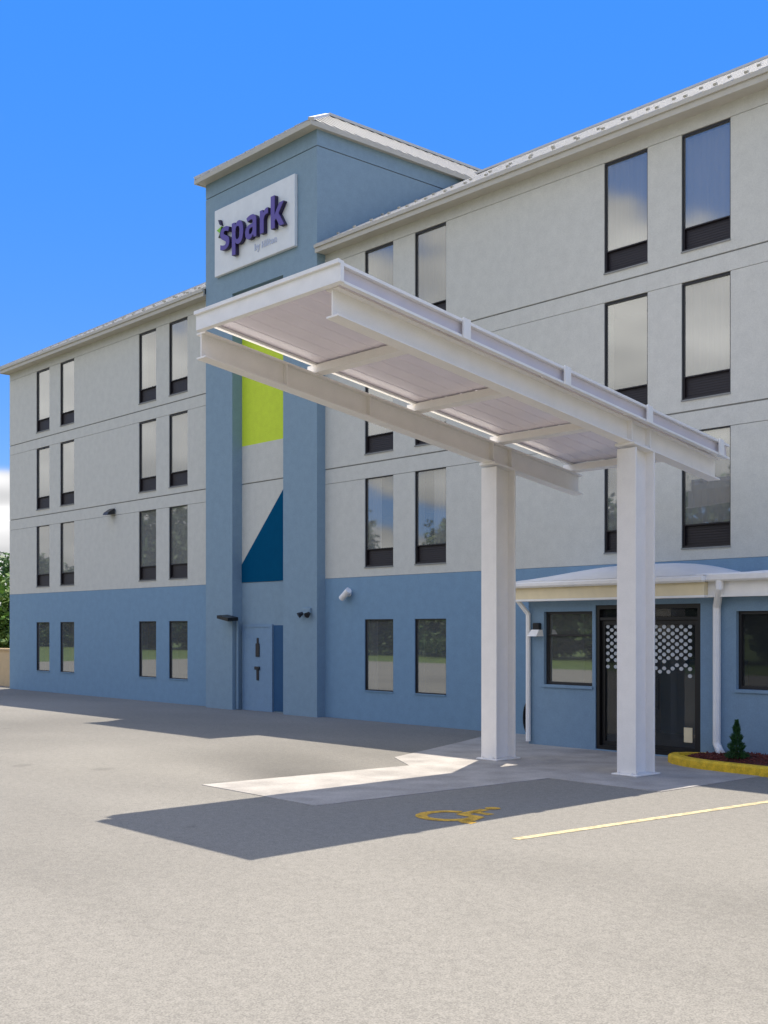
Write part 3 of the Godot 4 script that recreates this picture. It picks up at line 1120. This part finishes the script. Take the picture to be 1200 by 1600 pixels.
# ------------------------------------------------------------------ small things
func build_small() -> void:
	# sign board
	var sg := thing("sign_board", "white rectangular sign with purple lower case lettering high on the tower", "sign", Vector3(-26.03, 11.3, 0.252))
	var W := 3.45
	var H := 1.74
	var st := new_st()
	cbx(st, 0.0, W, 0.0, H, 0.0, 0.10, 0.012)
	obj("panel", st, M.sign_white, sg)
	var font := SystemFont.new()
	font.font_names = PackedStringArray(["Droid Sans"])
	font.font_weight = 700
	var word := "spark"
	var fs := 100
	var full := font.get_string_size(word, HORIZONTAL_ALIGNMENT_LEFT, -1, fs).x
	var ps := 2.78 / full
	for i in word.length():
		var off := font.get_string_size(word.substr(0, i), HORIZONTAL_ALIGNMENT_LEFT, -1, fs).x * ps
		var holder: MeshInstance3D = null
		for k in 2:
			var tm := TextMesh.new()
			tm.font = font
			tm.font_size = fs
			tm.pixel_size = ps
			tm.text = word[i]
			tm.depth = 0.10 if k == 0 else 0.012
			tm.horizontal_alignment = HORIZONTAL_ALIGNMENT_LEFT
			tm.vertical_alignment = VERTICAL_ALIGNMENT_CENTER
			if k == 0:
				holder = inst("letter", tm, M.letter_side, sg)
				holder.position = Vector3(0.40 + off, 0.92, 0.16)
			else:
				var face := inst("letter_face", tm, M.letter_face, holder)
				face.position = Vector3(0, 0, 0.058)
	var sub := TextMesh.new()
	sub.font = font
	sub.font_size = 40
	sub.pixel_size = 0.0055
	sub.text = "by Hilton"
	sub.depth = 0.012
	var sm := inst("small_lettering", sub, M.faint, sg)
	sm.position = Vector3(2.28, 0.34, 0.11)
	st = new_st()
	upright(st, PackedVector2Array([Vector2(0.20, 1.16), Vector2(0.42, 1.22), Vector2(0.34, 1.07)]), 0.101, 0.17)
	obj("logo_petal", st, M.logo_green, sg)
	st = new_st()
	upright(st, PackedVector2Array([Vector2(0.27, 1.42), Vector2(0.37, 1.40), Vector2(0.42, 1.24), Vector2(0.33, 1.29)]), 0.101, 0.17)
	obj("logo_petal", st, M.letter_side, sg)
	st = new_st()
	upright(st, PackedVector2Array([Vector2(0.27, 0.96), Vector2(0.37, 0.97), Vector2(0.43, 1.2), Vector2(0.36, 1.06)]), 0.101, 0.17)
	obj("logo_petal", st, M.logo_dark, sg)

	# wall fittings
	var l := thing("wall_light", "small dark wall light fixed high on the grey wall between the window pairs", "light", Vector3(-32.06, 5.62, 0.0))
	st = new_st()
	cbx(st, -0.1, 0.1, -0.06, 0.1, 0.0, 0.05, 0.01)
	obj("bracket", st, M.joint_paint, l)
	st = new_st()
	hexa(st, [Vector3(-0.17, -0.08, 0.05), Vector3(0.17, -0.08, 0.05), Vector3(-0.17, 0.1, 0.05), Vector3(0.17, 0.1, 0.05), Vector3(-0.15, -0.1, 0.28), Vector3(0.15, -0.1, 0.28), Vector3(-0.15, -0.02, 0.24), Vector3(0.15, -0.02, 0.24)])
	obj("housing", st, M.frame, l)

	l = thing("security_camera", "white bullet camera on the blue wall above a ground floor window", "camera", Vector3(-20.95, 2.9, 0.0))
	st = new_st()
	tube(st, [Vector3(0, 0.02, 0.0), Vector3(0, 0.02, 0.04)], 0.08, 0.08, 14)
	tube(st, [Vector3(0, 0.02, 0.04), Vector3(0.03, 0.0, 0.14)], 0.03, 0.03, 8)
	obj("mount", st, M.white_trim, l)
	st = new_st()
	tube(st, [Vector3(-0.12, -0.10, 0.13), Vector3(0.16, 0.08, 0.15)], 0.075, 0.075, 14)
	obj("body", st, M.white_trim, l)
	st = new_st()
	tube(st, [Vector3(-0.121, -0.1, 0.13), Vector3(-0.13, -0.105, 0.13)], 0.06, 0.06, 14)
	obj("lens", st, M.black, l)

	l = thing("floodlight", "twin headed emergency floodlight on the blue pier near the recess", "light", Vector3(-22.2, 2.5, 0.25))
	st = new_st()
	cbx(st, -0.16, 0.16, -0.05, 0.09, 0.0, 0.07, 0.012)
	obj("battery_box", st, M.tower_paint, l)
	for s in [-1.0, 1.0]:
		st = new_st()
		tube(st, [Vector3(s * 0.12, -0.03, 0.05), Vector3(s * 0.16, -0.09, 0.15)], 0.035, 0.07, 12)
		obj("lamp_head", st, M.frame, l)

	l = thing("floodlight", "black shoebox floodlight on a conduit at the edge of the door recess", "light", Vector3(-25.28, 2.36, 0.1))
	st = new_st()
	hexa(st, [Vector3(-0.30, 0.02, 0.16), Vector3(0.2, -0.06, 0.16), Vector3(-0.30, 0.10, 0.16), Vector3(0.2, 0.03, 0.16), Vector3(-0.30, 0.0, 0.48), Vector3(0.2, -0.08, 0.48), Vector3(-0.30, 0.08, 0.48), Vector3(0.2, 0.01, 0.48)])
	obj("housing", st, M.black, l)
	st = new_st()
	tube(st, [Vector3(0.0, -2.34, 0.04), Vector3(0.0, -0.05, 0.04), Vector3(0.0, 0.0, 0.2)], 0.035, 0.035, 8)
	obj("conduit", st, M.tower_paint, l)

	l = thing("wall_light", "white wall light with dark cap on the lobby front beside the small window", "light", Vector3(-14.02, 2.1, 1.35))
	st = new_st()
	cbx(st, -0.07, 0.07, -0.02, 0.1, 0.0, 0.1, 0.015)
	obj("cap", st, M.black, l)
	st = new_st()
	hexa(st, [Vector3(-0.11, -0.14, 0.0), Vector3(0.11, -0.14, 0.0), Vector3(-0.09, -0.021, 0.0), Vector3(0.09, -0.021, 0.0), Vector3(-0.11, -0.14, 0.2), Vector3(0.11, -0.14, 0.2), Vector3(-0.09, -0.021, 0.1), Vector3(0.09, -0.021, 0.1)])
	obj("shade", st, M.white_trim, l)

	l = thing("hose_reel", "black coiled hose hanging low on the wall between column and downspout", "hose", Vector3(-15.35, 0.55, 0.0))
	st = new_st()
	tube(st, [Vector3(0, 0, 0), Vector3(0, 0, 0.12)], 0.05, 0.05, 10)
	obj("hook", st, M.frame, l)
	st = new_st()
	for k in 3:
		var pts := []
		for i in 19:
			var an := TAU * i / 18.0
			pts.append(Vector3(0.13 * cos(an), -0.2 + (0.27 + 0.02 * k) * sin(an), 0.04 + 0.035 * k))
		tube(st, pts, 0.022, 0.022, 6, false)
	obj("hose", st, M.black, l)

	# planting bed with painted kerb
	var bed := thing("planter_kerb", "rounded yellow painted kerb around the mulch bed beside the doors", "kerb")
	var path := PackedVector2Array([Vector2(-10.60, 1.37), Vector2(-10.82, 1.52), Vector2(-10.92, 1.72), Vector2(-10.86, 1.93), Vector2(-10.66, 2.12), Vector2(-10.34, 2.29), Vector2(-9.95, 2.41), Vector2(-9.4, 2.46), Vector2(-8.0, 2.48), Vector2(0.0, 2.48), Vector2(X_RIGHT, 2.48)])
	var inner := PackedVector2Array()
	for i in path.size():
		var d := (path[mini(i + 1, path.size() - 1)] - path[maxi(i - 1, 0)]).normalized()
		inner.append(path[i] + Vector2(d.y, -d.x) * 0.16)
	inner[0] = Vector2(-10.44, 1.37)
	for i in path.size() - 1:
		st = new_st()
		var a := path[i]
		var b := path[i + 1]
		var c := inner[i + 1]
		var d := inner[i]
		var hgt := 0.14
		var ch := 0.03
		var mo := Vector3((a.x + b.x) / 2 - (c.x + d.x) / 2, 0, (a.y + b.y) / 2 - (c.y + d.y) / 2)
		var ai := a.lerp(d, ch / 0.16)
		var bi := b.lerp(c, ch / 0.16)
		quad_n(st, Vector3(a.x, 0, a.y), Vector3(b.x, 0, b.y), Vector3(b.x, hgt - ch, b.y), Vector3(a.x, hgt - ch, a.y), mo)
		quad_n(st, Vector3(a.x, hgt - ch, a.y), Vector3(b.x, hgt - ch, b.y), Vector3(bi.x, hgt, bi.y), Vector3(ai.x, hgt, ai.y), mo + Vector3.UP * 0.16)
		quad_n(st, Vector3(ai.x, hgt, ai.y), Vector3(bi.x, hgt, bi.y), Vector3(c.x, hgt, c.y), Vector3(d.x, hgt, d.y), Vector3.UP)
		quad_n(st, Vector3(d.x, 0, d.y), Vector3(c.x, 0, c.y), Vector3(c.x, hgt, c.y), Vector3(d.x, hgt, d.y), -mo)
		obj("kerb_stone", st, M.yellow, bed)
	# mulch
	st = new_st()
	var n := FastNoiseLite.new()
	n.seed = 4
	n.frequency = 3.0
	var nx := 60
	var nz := 14
	var grid := []
	for i in nx + 1:
		var col := []
		var x := lerpf(-10.55, X_RIGHT, pow(float(i) / nx, 1.6))
		var zmax := 2.32
		for k in inner.size() - 1:
			if x >= inner[k].x and x <= inner[k + 1].x and inner[k].y > 1.9:
				zmax = lerpf(inner[k].y, inner[k + 1].y, (x - inner[k].x) / maxf(inner[k + 1].x - inner[k].x, 0.001))
		if x < -10.1:
			zmax = lerpf(1.95, 2.2, clampf((x + 10.6) / 0.5, 0, 1))
		for j in nz + 1:
			var t := float(j) / nz
			var z := lerpf(1.352, zmax, t)
			var mound := 0.10 + 0.11 * sin(t * PI * 0.9 + 0.5) * clampf((x + 10.7) / 1.0, 0.2, 1.0)
			col.append(Vector3(x, mound + 0.02 * n.get_noise_2d(x * 3.0, z * 3.0), z))
		grid.append(col)
	for i in nx:
		for j in nz:
			quad_n(st, grid[i][j], grid[i + 1][j], grid[i + 1][j + 1], grid[i][j + 1], Vector3.UP)
	var mul := stuff(obj("mulch", st, M.mulch))
	tag(mul, "red brown bark mulch filling the bed inside the yellow kerb", "mulch")
	st = new_st()
	for k in 1500:
		var i := rng.randi_range(0, 34)
		var j := rng.randi_range(0, nz - 1)
		var p: Vector3 = grid[i][j].lerp(grid[i + 1][j + 1], rng.randf()) + Vector3(0, 0.006, 0)
		var u := Vector3(rng.randfn(), rng.randfn() * 0.3, rng.randfn()).normalized() * (0.015 + 0.03 * rng.randf())
		var v := u.cross(Vector3(rng.randfn() * 0.3, 1, rng.randfn() * 0.3)).normalized() * 0.009
		var w := Vector3(0, 0.008, 0)
		hexa(st, [p - u - v, p + u - v, p - u - v + w, p + u - v + w, p - u + v, p + u + v, p - u + v + w, p + u + v + w])
	stuff(obj("mulch_chip", st, M.mulch_chip, mul))
	# dwarf conifer
	var t := thing("dwarf_conifer", "small dark green cone shaped conifer growing in the mulch bed", "shrub", Vector3(-9.6, 0.17, 2.0))
	st = new_st()
	tube(st, [Vector3.ZERO, Vector3(0, 0.55, 0)], 0.02, 0.006, 6)
	obj("stem", st, M.bark, t)
	st = new_st()
	for k in 2600:
		var h := pow(rng.randf(), 1.35)
		var rad := 0.145 * (1.0 - h) * (0.55 + 0.45 * rng.randf()) + 0.01
		rad *= 1.0 + 0.25 * sin(h * 26.0)
		var an := rng.randf() * TAU
		var p := Vector3(cos(an) * rad, 0.02 + h * 0.55, sin(an) * rad)
		var u := (Vector3(cos(an), 0.9, sin(an)) + Vector3(rng.randfn(), rng.randfn(), rng.randfn()) * 0.35).normalized() * 0.024
		var v := u.cross(Vector3(rng.randfn(), rng.randfn(), rng.randfn())).normalized() * 0.006
		var g := 0.6 + 0.8 * rng.randf()
		st.set_color(Color(0.030 * g, 0.095 * g, 0.028 * g))
		quad_n(st, p - u - v, p - u + v, p + u + v * 0.3, p + u - v * 0.3, u.cross(v))
	obj("foliage", st, M.leaf, t)

func build_far() -> void:
	var st := new_st()
	bx(st, -60.0, -39.55, 0.0, 1.30, -0.9, -0.65)
	var w := tag(obj("boundary_wall", st, M.tan_paint), "low tan wall running on from the far end of the hotel", "wall")
	st = new_st()
	bx(st, -60.0, -39.52, 1.302, 1.37, -0.95, -0.6)
	obj("coping", st, M.tan_paint, w)
	make_tree(Vector3(-55.5, 0, -7.2), 5.2, 2.2, Color(0.13, 0.23, 0.04), "nearer bright green tree beyond the tan wall", 100)
	make_tree(Vector3(-62.5, 0, -10.5), 6.2, 2.6, Color(0.075, 0.16, 0.04), "taller dark green tree behind the bright green one", 200)
	make_tree(Vector3(-58.5, 0, -5.0), 4.6, 2.3, Color(0.10, 0.19, 0.035), "bushy low tree closest to the tan wall", 300)
	# wooded edge across the road, seen mirrored in the windows
	var cr := new_st()
	leaf_clumps(cr, Vector3(0, 5.0, 0), Vector3(3.2, 4.2, 3.2), 110, 60, 0.24, Color(0.05, 0.095, 0.025), 900)
	leaf_clumps(cr, Vector3(0.6, 1.3, -1.5), Vector3(3.4, 1.2, 1.4), 40, 50, 0.2, Color(0.06, 0.11, 0.028), 901)
	cr.generate_normals()
	var mm := MultiMesh.new()
	mm.transform_format = MultiMesh.TRANSFORM_3D
	mm.mesh = cr.commit()
	mm.instance_count = 75
	for i in 75:
		var x := -190.0 + i * 2.7 + rng.randf() * 2.0
		var z := 43.0 + rng.randf() * 9.0
		var s := 0.75 + rng.randf() * 0.6
		mm.set_instance_transform(i, Transform3D(Basis(Vector3.UP, rng.randf() * TAU).scaled(Vector3(s, s * (0.85 + 0.4 * rng.randf()), s)), Vector3(x, 0, z)))
	var mi := MultiMeshInstance3D.new()
	mi.name = "woodland_edge"
	mi.multimesh = mm
	mi.material_override = M.leaf
	add_child(mi)
	tag(mi, "band of green woodland across the road facing the hotel", "woodland")
	stuff(mi)
